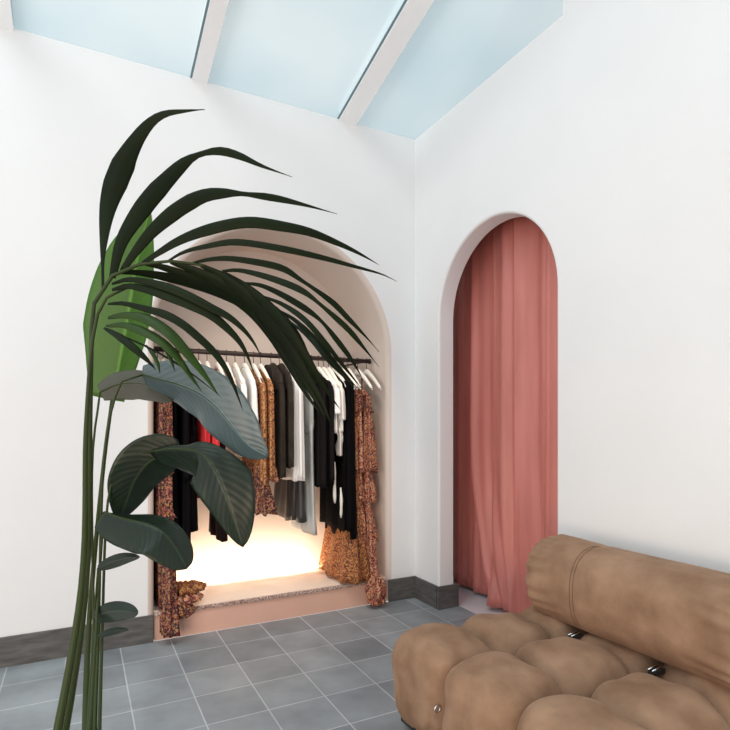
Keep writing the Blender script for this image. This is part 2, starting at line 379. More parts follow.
# ------------------------------------------------------------------ garments
F_dark = floral('dark_floral_print', [(.045, .01, .012), (.24, .035, .03), (.035, .012, .02), (.42, .20, .06), (.10, .02, .03), (.36, .12, .08), (.03, .01, .015), (.30, .18, .10)], 125)
F_orange = floral('orange_floral_print', [(.34, .11, .03), (.06, .02, .01), (.45, .18, .05), (.16, .04, .02), (.48, .24, .08), (.26, .07, .03)], 125)
F_leo = floral('ochre_leopard_print', [(.52, .22, .08), (.56, .30, .13), (.10, .04, .02), (.46, .17, .05), (.22, .07, .03)], 115)
F_pink = floral('rose_floral_print', [(.40, .10, .06), (.55, .25, .12), (.12, .03, .03), (.46, .16, .10), (.08, .02, .02), (.60, .36, .22)], 125)
G = dict(
 black=mat('black_cloth', (.004, .0035, .004), .9, spec=.08, bump=.2, bscale=40),
 dark=mat('dark_plum_cloth', (.012, .006, .006), .9, spec=.08, bump=.2, bscale=40),
 red=mat('red_cloth', (.62, .025, .03), .6),
 white=mat('white_cloth', (.92, .89, .86), .75, bump=.15, bscale=30),
 blush=mat('blush_cloth', (.80, .66, .58), .75),
 cream=mat('cream_cloth', (.82, .78, .72), .75),
 velvet=mat('charcoal_velvet', (.034, .026, .020), .8, spec=.1, sheen=.15, var=.3, vscale=14),
 grey=mat('grey_leather', (.035, .033, .034), .38, spec=.5, var=.3, vscale=9),
 denim=mat('grey_blue_denim', (.46, .48, .47), .85, var=.12, vscale=30, stretch=(1, 1, .2)),
 pin=mat('black_wool', (.011, .009, .009), .9, spec=.08),
 dark_floral=F_dark, orange=F_orange, leopard=F_leo, rose=F_pink)

def loft(levels, nf=7, fold=.006, seed=0, seg=56, close=True, hemwave=.0):
    """levels: (z, y centre, half width y, half thick x, fold factor)"""
    rnd = random.Random(seed); ph = [rnd.uniform(0, 6.28) for _ in range(4)]
    # resample
    L_ = interp([tuple(l[:3]) for l in levels], max(14, len(levels)*5))
    Q = []
    zs = [l[0] for l in levels]
    for p in L_:
        z = p[0]; i = 0
        while i < len(zs)-2 and zs[i+1] > z: i += 1
        u = min(1, max(0, (zs[i]-z)/max(1e-6, zs[i]-zs[i+1])))
        Q.append((z, p[1], max(.004, p[2]), levels[i][3]*(1-u)+levels[i+1][3]*u, levels[i][4]*(1-u)+levels[i+1][4]*u))
    vs = []; fs = []
    for j, (z, yc, hw, th, ff) in enumerate(Q):
        t = j/(len(Q)-1)
        for k in range(seg):
            a = 2*pi*k/seg; cy, sx = cos(a), sin(a)
            y = yc + hw*(abs(cy)**.8)*(1 if cy > 0 else -1)
            f = fold*ff*(sin(nf*a+ph[0]+.7*t)+.5*sin((2*nf+1)*a+ph[1]-t)+.6*sin(3*a+ph[2]+2*t))
            x = th*(abs(sx)**.7)*(1 if sx > 0 else -1) + f*(1 if sx > 0 else -1)*min(1, abs(sx)*3) + .35*f
            y += f*cy*1.2
            zz = z + (hemwave*sin(nf*a+ph[3]) if j == len(Q)-1 else 0)
            vs.append(Vector((x, y, zz)))
    R = len(Q)
    for j in range(R-1):
        for k in range(seg):
            fs.append((j*seg+k, (j+1)*seg+k, (j+1)*seg+(k+1) % seg, j*seg+(k+1) % seg))
    if close:
        fs.append(tuple(range(seg)))
        fs.append(tuple((R-1)*seg+k for k in range(seg))[::-1])
    return vs, fs
def cloth(name, x, levels, m, parent=None, **kw):
    vs, fs = loft(levels, **kw)
    vs = [v+Vector((x, RY, 0)) for v in vs]
    if parent: return mesh(name, vs, fs, m, parent, True)
    o = mesh(name, [v-Vector((x, RY, RZ)) for v in vs], fs, m, None, True); o.location = (x, RY, RZ); bpy.context.view_layer.update(); return o
ZT = 1.625
hx = lambda h: on(h, 345, 1, RY).x
NE = -.22   # near edge offset from the rail
def zh(x, py): return zpy(x, RY+NE, py)
def top_levels(zend, hw=.2, th=.016, hem_hw=None, hem_th=None, slope=True, yc=0):
    hw = hw*1.09
    hem_hw = hem_hw or hw; hem_th = hem_th or th*1.3
    zc = 1.475
    return [(1.612, 0, .05, .013, 0), (1.59, 0, .09, .015, .2), (1.55, 0, .155, th, .4), (1.515, 0, hw*.98, th, .6), (zc-.05, 0, hw, th, .8),
            ((zc+zend)/2, yc*.5, (hw+hem_hw)/2, (th+hem_th)/2, 1), (zend, yc, hem_hw, hem_th, 1.3)]
def sleeve(x, side, py, m, parent, w=.035, name='sleeve', flare=1.0, dx=0):
    z = zh(x, py)
    y0 = side*.205
    return cloth(name, x+dx, [(1.51, side*.175, .02, .014, .2), (1.47, y0, w, .016, .5), ((1.47+z)/2, y0+side*.008, w, .016, 1), (z, y0+side*.012, w*flare, .015*flare, 1.3)], m, parent, nf=4, fold=.004, seg=28, seed=int(py))
hang = 'clothes on the niche rail'
def top(h, py, mk, label, name='blouse', cat='blouse', hw=.2, th=.016, hem_hw=None, slv=None, seed=0, nf=7, flare=1, fold=.006, wave=.004):
    x = hx(h); o = cloth(name, x, top_levels(zh(x, py), hw, th, hem_hw), G[mk], None, nf=nf, seed=seed or int(h), fold=fold, hemwave=wave)
    tag(o, label, cat, hang)
    if slv:
        sleeve(x, -1, slv, G[mk], o, flare=flare); sleeve(x, 1, slv, G[mk], o, flare=flare)
    return o, x
def trousers(h, py, mk, label, hw=.15, flare=1.0, cat='trousers', ztop=1.50, wid=.07):
    x = hx(h); z = zh(x, py)
    o = cloth('trousers', x, [(ztop, 0, hw, .016, .2), (ztop-.10, 0, hw*1.05, .02, .5), (ztop-.25, 0, hw*1.08, .022, .8), (ztop-.32, 0, hw*1.0, .02, .8)], G[mk], None, nf=5, fold=.004, seed=int(h))
    tag(o, label, cat, hang)
    for s in (-1, 1):
        cloth('trouser_leg', x, [(ztop-.26, s*hw*.54, wid, .02, .5), ((ztop+z)/2, s*(hw*.60), wid*.95, .019, .8), (z+.15, s*(hw*.66), wid*(.6+.4*flare), .020, 1), (z, s*(hw*.72), wid*flare, .022*flare, 1.2)], G[mk], o, nf=4, fold=.005, seg=36, seed=int(h)+s)
    cloth('waistband', x, [(ztop+.012, 0, hw*1.01, .019, 0), (ztop-.03, 0, hw*1.02, .020, 0)], G[mk], o, nf=5, fold=.002)
    # the two clip straps up to the hanger
    for s in (-1, 1): mesh('hanging_loop', *boxvf((x-.003, RY+s*hw*.8-.006, ztop), (x+.003, RY+s*hw*.8+.006, 1.545)), G[mk], o)
    return o, x
def boxvf(lo, hi):
    vs = [Vector((lo[0] if i & 1 else hi[0], lo[1] if i & 2 else hi[1], lo[2] if i & 4 else hi[2])) for i in range(8)]
    return vs, [(0, 1, 3, 2), (4, 6, 7, 5), (0, 2, 6, 4), (1, 5, 7, 3), (0, 4, 5, 1), (2, 3, 7, 6)]
def ruffle(x, z0, z1, hw0, hw1, m, parent, yc=0, th=.03, nf=9, fold=.012, seed=0, name='ruffle_tier'):
    return cloth(name, x, [(z0, yc, hw0, .024, .4), ((z0+z1)/2, yc, (hw0+hw1)/2, (.024+th)/2, 1), (z1, yc, hw1, th, 1.4)], m, parent, nf=nf, fold=fold, seed=seed, hemwave=.006)

H = []  # (hook px, hanger label)
def hl(h, what, yaw=0): H.append((h, 'cream clothes hanger '+what, yaw))
# 1-2 long dark floral dresses at the left end
o, x = top(157.5, 520, 'dark_floral', 'dark maroon and gold floral dress, first on the left end of the rail', 'floral_dress', 'dress', hw=.19, th=.018, slv=455, nf=8)
ruffle(x+.01, zh(x, 470), zh(x, 640)+.03, .17, .20, F_dark, o, th=.022, name='skirt')
hl(157.5, 'holding the leftmost dark floral dress')
o, x = top(163, 520, 'dark_floral', 'long dark floral dress with frilled tiers trailing over the left end of the pink step', 'tiered_floral_dress', 'dress', hw=.20, th=.02, slv=470, nf=8, flare=1.5)
ruffle(x, zh(x, 455), zh(x, 473), .21, .235, F_dark, o, seed=3, th=.03)
ruffle(x, zh(x, 505), zh(x, 518), .21, .24, F_dark, o, seed=4, th=.034)
# long skirt sweeping forward over the step
cloth('long_skirt', x, [(zh(x, 515), 0, .20, .026, .8), (.75, -.02, .20, .03, 1), (.45, -.06, .20, .034, 1), (.25, -.12, .15, .034, 1), (.17, -.20, .075, .032, 1.1), (.05, -.275, .045, .034, 1.2)], F_dark, o, nf=7, fold=.008, seed=5)
def frill(cx, cy, cz, rx, ry, h_, m, parent, waves=9, name='train_frill', tilt=0, amp=.16):
    vs = []; fs = []; S = 72; prof = [(0.05, .9), (.45, 1.0), (.8, .72), (1.0, .2), (.97, -.25), (.6, -.55), (.05, -.6)]
    for r, zz in prof:
        for k in range(S):
            a = 2*pi*k/S; q = 1+amp*r*sin(waves*a)+.06*r*sin(3*a+1)
            vs.append(Vector((cx+rx*r*q*cos(a), cy+ry*r*q*sin(a), cz+h_*zz*(1+.25*sin(waves*a+1)) + tilt*r*cos(a))))
    for j in range(len(prof)-1):
        for k in range(S): fs.append((j*S+k, j*S+(k+1) % S, (j+1)*S+(k+1) % S, (j+1)*S+k))
    fs.append(tuple(range(S))[::-1]); fs.append(tuple((len(prof)-1)*S+k for k in range(S)))
    return mesh(name, vs, fs, m, parent, True)
p = on(192, 601, 1, .03)
frill(-1.585, .06, .262, .105, .085, .034, F_orange, o, 9)
frill(-1.60, .02, .212, .095, .075, .030, F_pink, o, 8)
frill(-1.63, -.035, .155, .07, .03, .05, F_dark, o, 7)
hl(163, 'holding the tiered floral dress that trails over the step')
# 3-5 black
trousers(171, 548, 'black', 'black wide trousers hanging third from the left, behind the broad leaves', wid=.075)
hl(171, 'holding the leftmost black trousers')
o, x = top(180, 545, 'black', 'long black dress hanging fourth from the left on the rail', 'black_dress', 'dress', hw=.19, hem_hw=.21, slv=480)
hl(180, 'holding the long black dress fourth from left')
trousers(189, 533, 'black', 'black trousers hanging just left of the red blouses, lower hem', wid=.075)
hl(189, 'holding black trousers left of the red blouse')
o, x = top(198.7, 500, 'red', 'red blouse glimpsed between the two largest broad leaves, left one', 'red_blouse', 'blouse', slv=470, fold=.009)
hl(198.7, 'holding the left red blouse')
o, x = top(207, 488, 'red', 'red blouse seen right of the other red blouse behind the broad leaves', 'red_blouse', 'blouse', slv=462, fold=.009)
hl(207, 'holding the right red blouse')
trousers(217.5, 543, 'dark', 'dark plum trousers hanging right of the red blouses, hem beside the leaf tip', wid=.08)
hl(217.5, 'holding the dark plum trousers')
o, x = top(226.5, 447, 'blush', 'pale blush blouse, leftmost of the light tops left of the leopard prints', 'blush_blouse', 'blouse', slv=430)
hl(226.5, 'holding the pale blush blouse')
o, x = top(235, 440, 'white', 'white blouse hanging between the blush blouse and another white blouse', 'white_blouse', 'blouse', slv=425)
hl(235, 'holding the white blouse next to the blush one')
o, x = top(244.6, 458, 'white', 'white blouse with long sleeves, right beside the ochre leopard print dress', 'white_blouse', 'blouse', slv=447, flare=1.3)
hl(244.6, 'holding the white blouse beside the leopard print')
o, x = top(253.5, 478, 'leopard', 'ochre leopard print dress with dark floral flared skirt, left of its pair', 'leopard_dress', 'dress', slv=485)
ruffle(x, zh(x, 465), zh(x, 514), .19, .27, F_dark, o, th=.05, seed=12, name='flared_skirt')
hl(253.5, 'holding the left leopard print dress')
o, x = top(260.5, 470, 'leopard', 'ochre leopard print blouse hanging directly left of the charcoal jackets', 'leopard_blouse', 'blouse', slv=478)
ruffle(x, zh(x, 455), zh(x, 482), .19, .21, F_pink, o, th=.03, seed=14)
hl(260.5, 'holding the leopard print blouse beside the charcoal jackets')
for h, py, lab in ((271, 478, 'charcoal velvet jacket with a thick rolled collar, left one of two'), (279.5, 468, 'charcoal velvet jacket with a thick rolled collar, right one of two')):
    o, x = top(h, py, 'velvet', lab, 'velvet_jacket', 'jacket', slv=py-1, hw=.195, th=.024, flare=1.1)
    cloth('shoulders', x, [(1.645, 0, .06, .02, 0), (1.62, 0, .11, .024, .2), (1.575, 0, .19, .026, .3), (1.52, 0, .222, .027, .5), (1.46, 0, .218, .027, .5)], G['velvet'], o, nf=5, fold=.003)
    for s in (-1, 1):
        pts = interp([(x-.004, RY+s*.015, 1.605), (x-.006, RY+s*.05, 1.635), (x-.006, RY+s*.09, 1.60), (x-.008, RY+s*.115, 1.545), (x-.01, RY+s*.09, 1.46), (x-.012, RY+s*.03, 1.36)], 14)
        tube('collar', pts, [.012, .018, .024, .027, .027, .026, .025, .024, .022, .02, .016, .012, .01, .006], G['velvet'], o, 10)
    hl(h, 'holding the %s charcoal jacket' % ('left' if h < 275 else 'right'))
o, x = top(288.5, 481, 'white', 'long straight white shirt hanging left of the grey jeans', 'white_shirt', 'shirt', hw=.205, th=.036, slv=479)
hl(289.5, 'holding the long white shirt')
x = hx(292.8); zt = zh(x, 440)
o = cloth('leather_skirt', x, [(zt+.12, 0, .13, .02, .3), (zt, 0, .15, .024, .6), (zh(x, 480), .06, .17, .040, 1.0), (zh(x, 524), .08, .20, .052, 1.2)], G['grey'], None, nf=5, fold=.016, seed=6, hemwave=.005)
tag(o, 'grey leather flared skirt showing below the charcoal jackets and white shirt', 'skirt', hang)
cloth('waistband', x, [(zt+.13, 0, .131, .022, 0), (zt+.09, 0, .135, .023, .2)], G['grey'], o, nf=5, fold=.002)
for s in (-1, 1): mesh('hanging_loop', *boxvf((x-.002, RY+s*.09-.004, zt+.12), (x+.002, RY+s*.09+.004, 1.57)), G['grey'], o)
hl(292.8, 'holding the grey leather skirt')
trousers(303, 535, 'denim', 'grey washed flared jeans with stitched hems beside the long white shirt', hw=.165, flare=1.25, wid=.088, cat='jeans')
hl(303, 'holding the grey flared jeans')
o, x = top(311, 487, 'pin', 'charcoal black wool jacket hanging right of the grey jeans', 'wool_jacket', 'jacket', slv=488, th=.022)
hl(311, 'holding the black wool jacket')
o, x = top(318.5, 484, 'pin', 'black wool coat hanging directly left of the white frilled blouse', 'wool_coat', 'coat', slv=480, th=.022)
mesh('ribbon', *boxvf((x-.005, RY-.2, zh(x, 506)), (x+.001, RY-.17, zh(x, 480))), G['black'], o)
hl(318.5, 'holding the black wool coat')
o, x = top(323.5, 433, 'white', 'short white blouse with tiny puffed sleeves between the black coat and black dress', 'white_blouse', 'blouse', slv=414, th=.03)
hl(323.5, 'holding the short white blouse')
o, x = top(328.5, 432, 'cream', 'cream blouse with a trailing frill tie, left of the black evening dresses', 'cream_blouse', 'blouse', slv=420)
cloth('frill_tie', x, [(zh(x, 428), -.17, .04, .012, 1), (zh(x, 438), -.20, .022, .012, 1), (zh(x, 446), -.18, .035, .014, 1), (zh(x, 456), -.19, .022, .012, 1)], G['cream'], o, nf=4, fold=.004, seg=28)
tube('tie_end', interp([(x-.045, RY-.205, zh(x, 462)), (x-.045, RY-.215, zh(x, 475)), (x-.045, RY-.205, zh(x, 490)), (x-.045, RY-.21, zh(x, 503))], 12), [.004, .005, .006, .006, .005, .006, .008, .011, .012, .012, .01, .005], G['cream'], o, 6)
hl(328.5, 'holding the cream frilled blouse')
o, x = top(334, 531, 'black', 'black evening dress with a slanted hem, left one of two', 'evening_dress', 'dress', hem_hw=.24, fold=.01, th=.02)
tube('ribbon', interp([(x-.052, RY-.225, zh(x, 487)), (x-.054, RY-.24, zh(x, 500)), (x-.052, RY-.23, zh(x, 517))], 10), [.005, .006, .008, .01, .011, .01, .009, .01, .009, .004], G['cream'], o, 6)
hl(334, 'holding the left black evening dress')
o, x = top(340.5, 539, 'black', 'long black evening dress hanging right against the rose floral dress', 'evening_dress', 'dress', hem_hw=.225, fold=.012, th=.022, nf=5)
hl(340.5, 'holding the right black evening dress')
# orange floral maxi dress whose hem touches the plinth
x = hx(344); o = cloth('orange_floral_dress', x, [(1.50, 0, .10, .016, .2), (1.40, 0, .17, .02, .5), (1.0, 0, .18, .022, 1), (.62, 0, .20, .04, 1.1), (.35, 0, .24, .09, 1.3), (.185, .0, .27, .125, 1.5)], F_orange, None, nf=9, fold=.012, seed=9, hemwave=.010)
tag(o, 'orange floral maxi dress, its wide hem fanned out on the niche floor', 'dress', hang)
for s in (-1, 1): mesh('shoulder_strap', *boxvf((x-.003, RY+s*.08-.006, 1.49), (x+.003, RY+s*.08+.006, 1.60)), F_orange, o)
hl(344, 'holding the orange floral maxi dress')
# rose floral tiered dresses
for h, sd, pys, lab, wh in ((348, 21, (473, 500, 545), 'rose floral tiered dress, left of the longest floral dress at the right end', 'holding the left rose floral dress'),
                        (357.5, 31, (473, 503, 542), 'long rose floral tiered dress spilling over the right end of the pink step', 'holding the rose floral dress that spills over the step')):
    x = hx(h)
    o = cloth('tiered_floral_dress', x, [(1.50, 0, .08, .014, .2), (1.44, 0, .15, .02, .5), (1.2, 0, .17, .02, 1), (.9, 0, .17, .022, 1), (zh(x, pys[2]), 0, .19, .024, 1)], F_pink, None, nf=7, fold=.006, seed=sd)
    tag(o, lab, 'dress', hang)
    for s in (-1, 1): mesh('shoulder_strap', *boxvf((x-.003, RY+s*.07-.006, 1.49), (x+.003, RY+s*.07+.006, 1.60)), F_dark, o)
    ruffle(x, zh(x, 394), zh(x, 412), .185, .195, F_dark, o, seed=sd+1, th=.028)
    ruffle(x, zh(x, 410), zh(x, pys[0]), .18, .20, F_pink, o, seed=sd+2, th=.03)
    ruffle(x, zh(x, pys[0]-2), zh(x, pys[1]), .165, .185, F_pink, o, seed=sd+3, th=.03)
    ruffle(x, zh(x, pys[1]-1), zh(x, pys[2]), .175, .205, F_pink, o, seed=sd+4, th=.032)
    if h == 357.5:
        cloth('long_skirt', x, [(zh(x, 540), -.02, .20, .028, 1), (.45, -.05, .18, .03, 1), (.28, -.10, .14, .036, 1), (.17, -.19, .08, .04, 1.2), (.03, -.275, .045, .045, 1.2)], F_pink, o, nf=7, fold=.008, seed=40)
        frill(x+.005, -.075, .105, .07, .045, .09, F_pink, o, 8)
    else:
        cloth('long_skirt', x, [(zh(x, 543), 0, .19, .024, 1), (.35, 0, .19, .026, 1.1), (.19, 0, .2, .03, 1.2)], F_dark, o, nf=7, fold=.007, seed=41)
    hl(h, wh)
for h, lab in ((366.5, 'left bare as the last one at the right end of the rail'),): hl(h, lab)
rr = random.Random(3)
for h, lab, yaw in H: hanger(hx(h), lab, radians(rr.uniform(-2, 2)))

# ------------------------------------------------------------------ curtains
def curtain(name, y0, y1, xf, z1, zbot, m, parent, amp, waves, seed, nz_=40, nu=220, thick=.004, edge=None, step=0, sy0=0):
    rnd = random.Random(seed); ph = [rnd.uniform(0, 6.28) for _ in range(5)]
    vs = []; fs = []
    for j in range(nz_+1):
        t = j/nz_
        for i in range(nu+1):
            s = i/nu
            z = z1 + (zbot(s)-z1)*t
            y = y0 + (y1-y0)*s
            if edge: y += edge(s, t)
            A = amp*(.45+.55*t)
            x = xf + step*max(0, min(1, (y-sy0)/.06))**1.0 + A*(sin(waves*2*pi*s+ph[0]+.5*t)+.45*sin(waves*4.3*pi*s+ph[1]-.8*t)+.25*sin(waves*7.7*pi*s+ph[2])+.35*sin((waves*.5)*2*pi*s+ph[3]+1.5*t))
            # narrow pressed ridges between the broad folds
            x -= .010*math.exp(-((y+.47)/.012)**2)+.012*math.exp(-((y+.74)/.014)**2)+.012*math.exp(-((y+1.01)/.012)**2)+.006*sin(46*y+2*t+seed)*(.4+.6*abs(sin(3*y)))
            vs.append(Vector((x, y, z)))
    W = nu+1
    for j in range(nz_):
        for i in range(nu): fs.append((j*W+i, j*W+i+1, (j+1)*W+i+1, (j+1)*W+i))
    o = mesh(name, vs, fs, m, parent, True, fix=False)
    md = o.modifiers.new('t', 'SOLIDIFY'); md.thickness = thick
    return o
cur = empty('curtain', (.3, -.8, 2.66), 'floor-length dusty pink velvet curtain hanging behind the narrow arched opening', 'curtain')
tube('curtain_track', [(.28, .28, 2.66), (.28, -2.4, 2.66)], .012, M['rod'], cur)
def edge1(s, t):
    return -max(0, t-.55)**2*1.15*(1-s)**3
curtain('front_panel', -.235, -1.95, .29, 2.65, lambda s: .035+.0*s, M['curtain'], cur, .032, 4.3, 5, nu=420, edge=edge1, step=.065, sy0=-.49)
curtain('rear_panel', .105, -.9, .42, 2.65, lambda s: .03, M['curtain'], cur, .014, 5, 8)

# ------------------------------------------------------------------ sofa
sofa = empty('tufted_sofa', (-.6, -1.9, 0), 'tan velvet low sofa with bulging tufted seat and rolled backrest, standing against the right wall', 'sofa')
def sgn(v, e): return (1 if v >= 0 else -1)*abs(v)**e
def superell(c_, r, e1, e2, n1=40, n2=64, wr_=None):
    vs = []; fs = []
    for i in range(1, n1):
        a = -pi/2 + pi*i/n1
        for k in range(n2):
            b_ = 2*pi*k/n2
            p = Vector((r[0]*sgn(cos(a), e1)*sgn(cos(b_), e2), r[1]*sgn(cos(a), e1)*sgn(sin(b_), e2), r[2]*sgn(sin(a), e1)))
            if wr_: p = wr_(p)
            vs.append(p+Vector(c_))
    for i in range(n1-2):
        for k in range(n2): fs.append((i*n2+k, i*n2+(k+1) % n2, (i+1)*n2+(k+1) % n2, (i+1)*n2+k))
    fs.append(tuple(range(n2))[::-1]); fs.append(tuple((n1-2)*n2+k for k in range(n2)))
    return vs, fs
xs = [-.848, -.53, -.222]; ys = [-1.545, -1.895, -2.25]
for i, x in enumerate(xs):
    for j, y in enumerate(ys):
        rnd = random.Random(i*7+j)
        sd = Vector((i*3.1, j*5.3, .7)); j_ = lambda a: rnd.uniform(-a, a)
        def wr_(p, sd=sd):
            q = p.normalized()
            n_ = noise.noise(q*2.2+sd)*.013
            # gathers run radially from the lower rim and from the tufts
            az = atan2(p.y, p.x); low = max(0, min(1, (.02-p.z)/.14))
            g1 = sin(az*26+4*noise.noise(q*3+sd))*.0045*low
            rad = sqrt(p.x**2+p.y**2)/.2; cr_ = max(0, rad-.75)*max(0, p.z/.18)
            g2 = sin(az*18+6*noise.noise(q*2-sd))*.004*cr_
            n2 = noise.noise(Vector((p.x*9, p.y*9, p.z*9))+sd)*.004
            return p + q*(n_+g1+g2+n2)
        rx = (.180, .200, .190)[i]; ry = .196+j_(.004)
        vs, fs = superell((x+.0, y, .221), (rx, ry, .196+j_(.004)), .72, .66, 48, 128, wr_)
        mesh('seat_cushion', vs, fs, M['velvet'], sofa, True)
# rolled backrest in three gathered sections along the wall
def roll_pt(s, a, rx=.165, rz=.176):
    e = .80
    return Vector((rx*sgn(cos(a), e), 0, rz*sgn(sin(a), e)))
BX, BZ = -.222, .563
yb0, yb1 = -1.475, -2.46
vs = []; fs = []; NS = 90; NA = 120
for i in range(NS+1):
    s = i/NS; y = yb0+(yb1-yb0)*s
    d = min(s, 1-s)*abs(yb1-yb0)
    e = min(1, d/.075); sc = (1-(1-e)**2.6)**.42 if e < 1 else 1
    sc = max(.02, sc)
    for k in range(NA):
        a = 2*pi*k/NA; p = roll_pt(s, a)
        fold_ = .007*sin(a*24+2*sin(3*a)+d*9)*max(0, 1-d/.24)*min(1, sc*1.2)*(1 if d > .0 else 0)
        f2 = .006*noise.noise(Vector((p.x*6, y*4, p.z*6)))
        rr_ = sc*(1+fold_/.17+f2/.17)
        # slight pinch where the two seams run
        for sy in (-1.775,): rr_ *= 1-.012*math.exp(-((y-sy)/.018)**2)
        vs.append(Vector((BX+p.x*rr_, y, BZ+p.z*rr_)))
for i in range(NS):
    for k in range(NA): fs.append((i*NA+k, i*NA+(k+1) % NA, (i+1)*NA+(k+1) % NA, (i+1)*NA+k))
fs.append(tuple(range(NA))); fs.append(tuple(NS*NA+k for k in range(NA)))
bk = mesh('backrest', vs, fs, M['velvet'], sofa, True)
for sy in (-1.768, -1.784):
    pts = [Vector((BX, sy, BZ))+roll_pt(0, radians(a), .1655, .1765) for a in range(90, 281, 8)]
    tube('piping', pts, .0011, M['piping'], bk, 6)
for sy in (-1.775, -2.13):
    mesh('connecting_strap', *boxvf((-.385, sy-.014, .375), (-.33, sy+.014, .392)), M['strap'], sofa)
    for q in (-.008, .008):
        tube('connecting_ring', [(-.392, sy+q, .392), (-.33, sy+q, .402)], .003, M['chrome'], sofa, 8)
for yy in (-1.72, -2.07):
    pts = [(-1.0+.012*cos(a), yy, .215+.012*sin(a)) for a in [radians(d) for d in range(0, 361, 30)]]
    tube('side_ring', pts, .003, M['chrome'], sofa, 6)
box('base_plinth', (-.98, -2.36, .03), (-.07, -1.43, .12), M['strap'], sofa)
for x in (-.90, -.13):
    for y in (-1.5, -2.3): tube('foot', [(x, y, 0), (x, y, .05)], .022, M['strap'], sofa, 14)

# ------------------------------------------------------------------ plants
def blade(name, ctrl, width, m, parent, depth0, ddepth=None, tilt=.25, fold=.12, n=28, prof=None, K=3, uv=False, wav=0, d1=None, left=1, right=1, curl=0):
    """leaf blade along a 3-D curve; tilt leans the blade back, fold makes a V about the midrib"""
    P = interp([(a, b_, 0) for a, b_ in ctrl], n)
    d1 = depth0 if d1 is None else d1
    pts = []
    for i, p in enumerate(P):
        t = i/(n-1); dd = depth0+(d1-depth0)*t
        if ddepth: dd += ddepth*sin(pi*t)
        pts.append(at(p.x, p.y, dd))
    vs = []; fs = []; uvs = []
    prof = prof or (lambda t: (sin(pi*min(1, (t*.93+.07)**.75))**.8))
    for i, p in enumerate(pts):
        t = i/(n-1)
        tg = (pts[min(i+1, n-1)]-pts[max(i-1, 0)]).normalized()
        view = (p-CAMP).normalized()
        side = tg.cross(view).normalized()          # in picture plane
        nrm = side.cross(tg).normalized()
        ti = tilt(t) if callable(tilt) else tilt
        sd = (side*cos(ti)+nrm*sin(ti)).normalized(); nn = sd.cross(tg).normalized()
        hw = width/FPX*(p-CAMP).dot(FW)/2*prof(t)
        for k in range(-K, K+1):
            u = k/K; wf = left if u < 0 else right
            if callable(wf): wf = wf(t)
            q = p + sd*(hw*u*wf) + nn*(fold*hw*abs(u)*(1) + wav*hw*sin(t*22+k)*abs(u) - curl*hw*u*u)
            vs.append(q); uvs.append((u, t))
    W = 2*K+1
    for i in range(n-1):
        for k in range(W-1): fs.append((i*W+k, i*W+k+1, (i+1)*W+k+1, (i+1)*W+k))
    me = bpy.data.meshes.new(name); me.from_pydata([tuple(v) for v in vs], [], fs)
    if uv:
        l = me.uv_layers.new(name='UVMap')
        for lp in me.loops: l.data[lp.index].uv = uvs[lp.vertex_index]
    o = link(name, me, m, parent, True)
    md = o.modifiers.new('t', 'SOLIDIFY'); md.thickness = .0008
    return o
def pot(px, d, name_parent, r=.17, h=.34):
    b0 = at(px, 900, d); b0.z = 0
    prof = [(r*.75, 0), (r*.98, h*.9), (r*1.03, h*.92), (r*1.03, h), (r*.93, h), (r*.91, h*.88)]
    S = 36; vs = []; fs = []
    for rr_, z in prof:
        for k in range(S): vs.append(b0+Vector((rr_*cos(2*pi*k/S), rr_*sin(2*pi*k/S), z)))
    for j in range(len(prof)-1):
        for k in range(S): fs.append((j*S+k, j*S+(k+1) % S, (j+1)*S+(k+1) % S, (j+1)*S+k))
    fs.append(tuple(range(S)))
    mesh('pot', vs, fs, M['pot'], name_parent, True)
    vs = [b0+Vector((r*.905*cos(2*pi*k/S), r*.905*sin(2*pi*k/S), h*.87)) for k in range(S)]+[b0+Vector((r*.9*cos(2*pi*k/S), r*.9*sin(2*pi*k/S), h*.8)) for k in range(S)]
    mesh('soil', vs, [tuple(range(S)), tuple(range(2*S-1, S-1, -1))]+[(k, S+k, S+(k+1) % S, (k+1) % S) for k in range(S)], M['soil'], name_parent)
    return b0
DP = 1.38
b0 = at(40, 900, DP-.2); b0.z = 0
palm = empty('potted_palm', b0, 'potted palm with long dark arching fronds in the left foreground', 'plant')
b0 = pot(40, DP-.2, palm, r=.12)
def stalk(name, ctrl3, r0, r1, m, parent, seg=8):
    pts = interp(ctrl3, 26); n = len(pts)
    return tube(name, pts, [r0+(r1-r0)*i/(n-1) for i in range(n)], m, parent, seg)
rach = [(95, 300), (122, 270), (145, 263.5), (170, 261), (200, 264.5), (225, 272), (243, 284), (260, 296), (277, 309), (291, 323), (303, 345), (312, 372)]
stalk('frond_stalk', [b0+Vector((0, 0, .3)), at(84, 600, DP-.02), at(90, 400, DP-.02)]+[at(a, b_, DP) for a, b_ in rach], .012, .0012, M['stem'], palm)
stalk('frond_stalk', [b0+Vector((-.02, -.02, .3)), at(80, 600, DP-.08), at(86, 430, DP-.09), at(94, 330, DP-.09), at(108, 296, DP-.09), at(126, 288, DP-.09)], .011, .003, M['stem'], palm)
pl = lambda t: (min(1, t/.30)**.8*.75+.25) * (1-max(0, (t-.5)/.5)**1.5)**1.0 if t < 1 else .01
def thin_tail(t):      # broad in the first half, then a long thin tip
    a = .35+.65*min(1, t/.3)
    return max(.02, a*(1-max(0, (t-.40)/.60)**.8)*(1-.5*math.exp(-((t-.62)/.06)**2)) + .10*math.exp(-((t-.76)/.09)**2))
def long_blade(t): return max(.02, (.12+.88*min(1, max(0, t-.1)/.35)**1.2)*(1-max(0, (t-.55)/.45)**.7))
def two_lobe(t): return max(.03, (1-max(0, (t-.8)/.2)**1.3)*(.30+.7*sin(pi*min(1, t*1.05))**.8)*(1-.5*math.exp(-((t-.55)/.10)**2)))
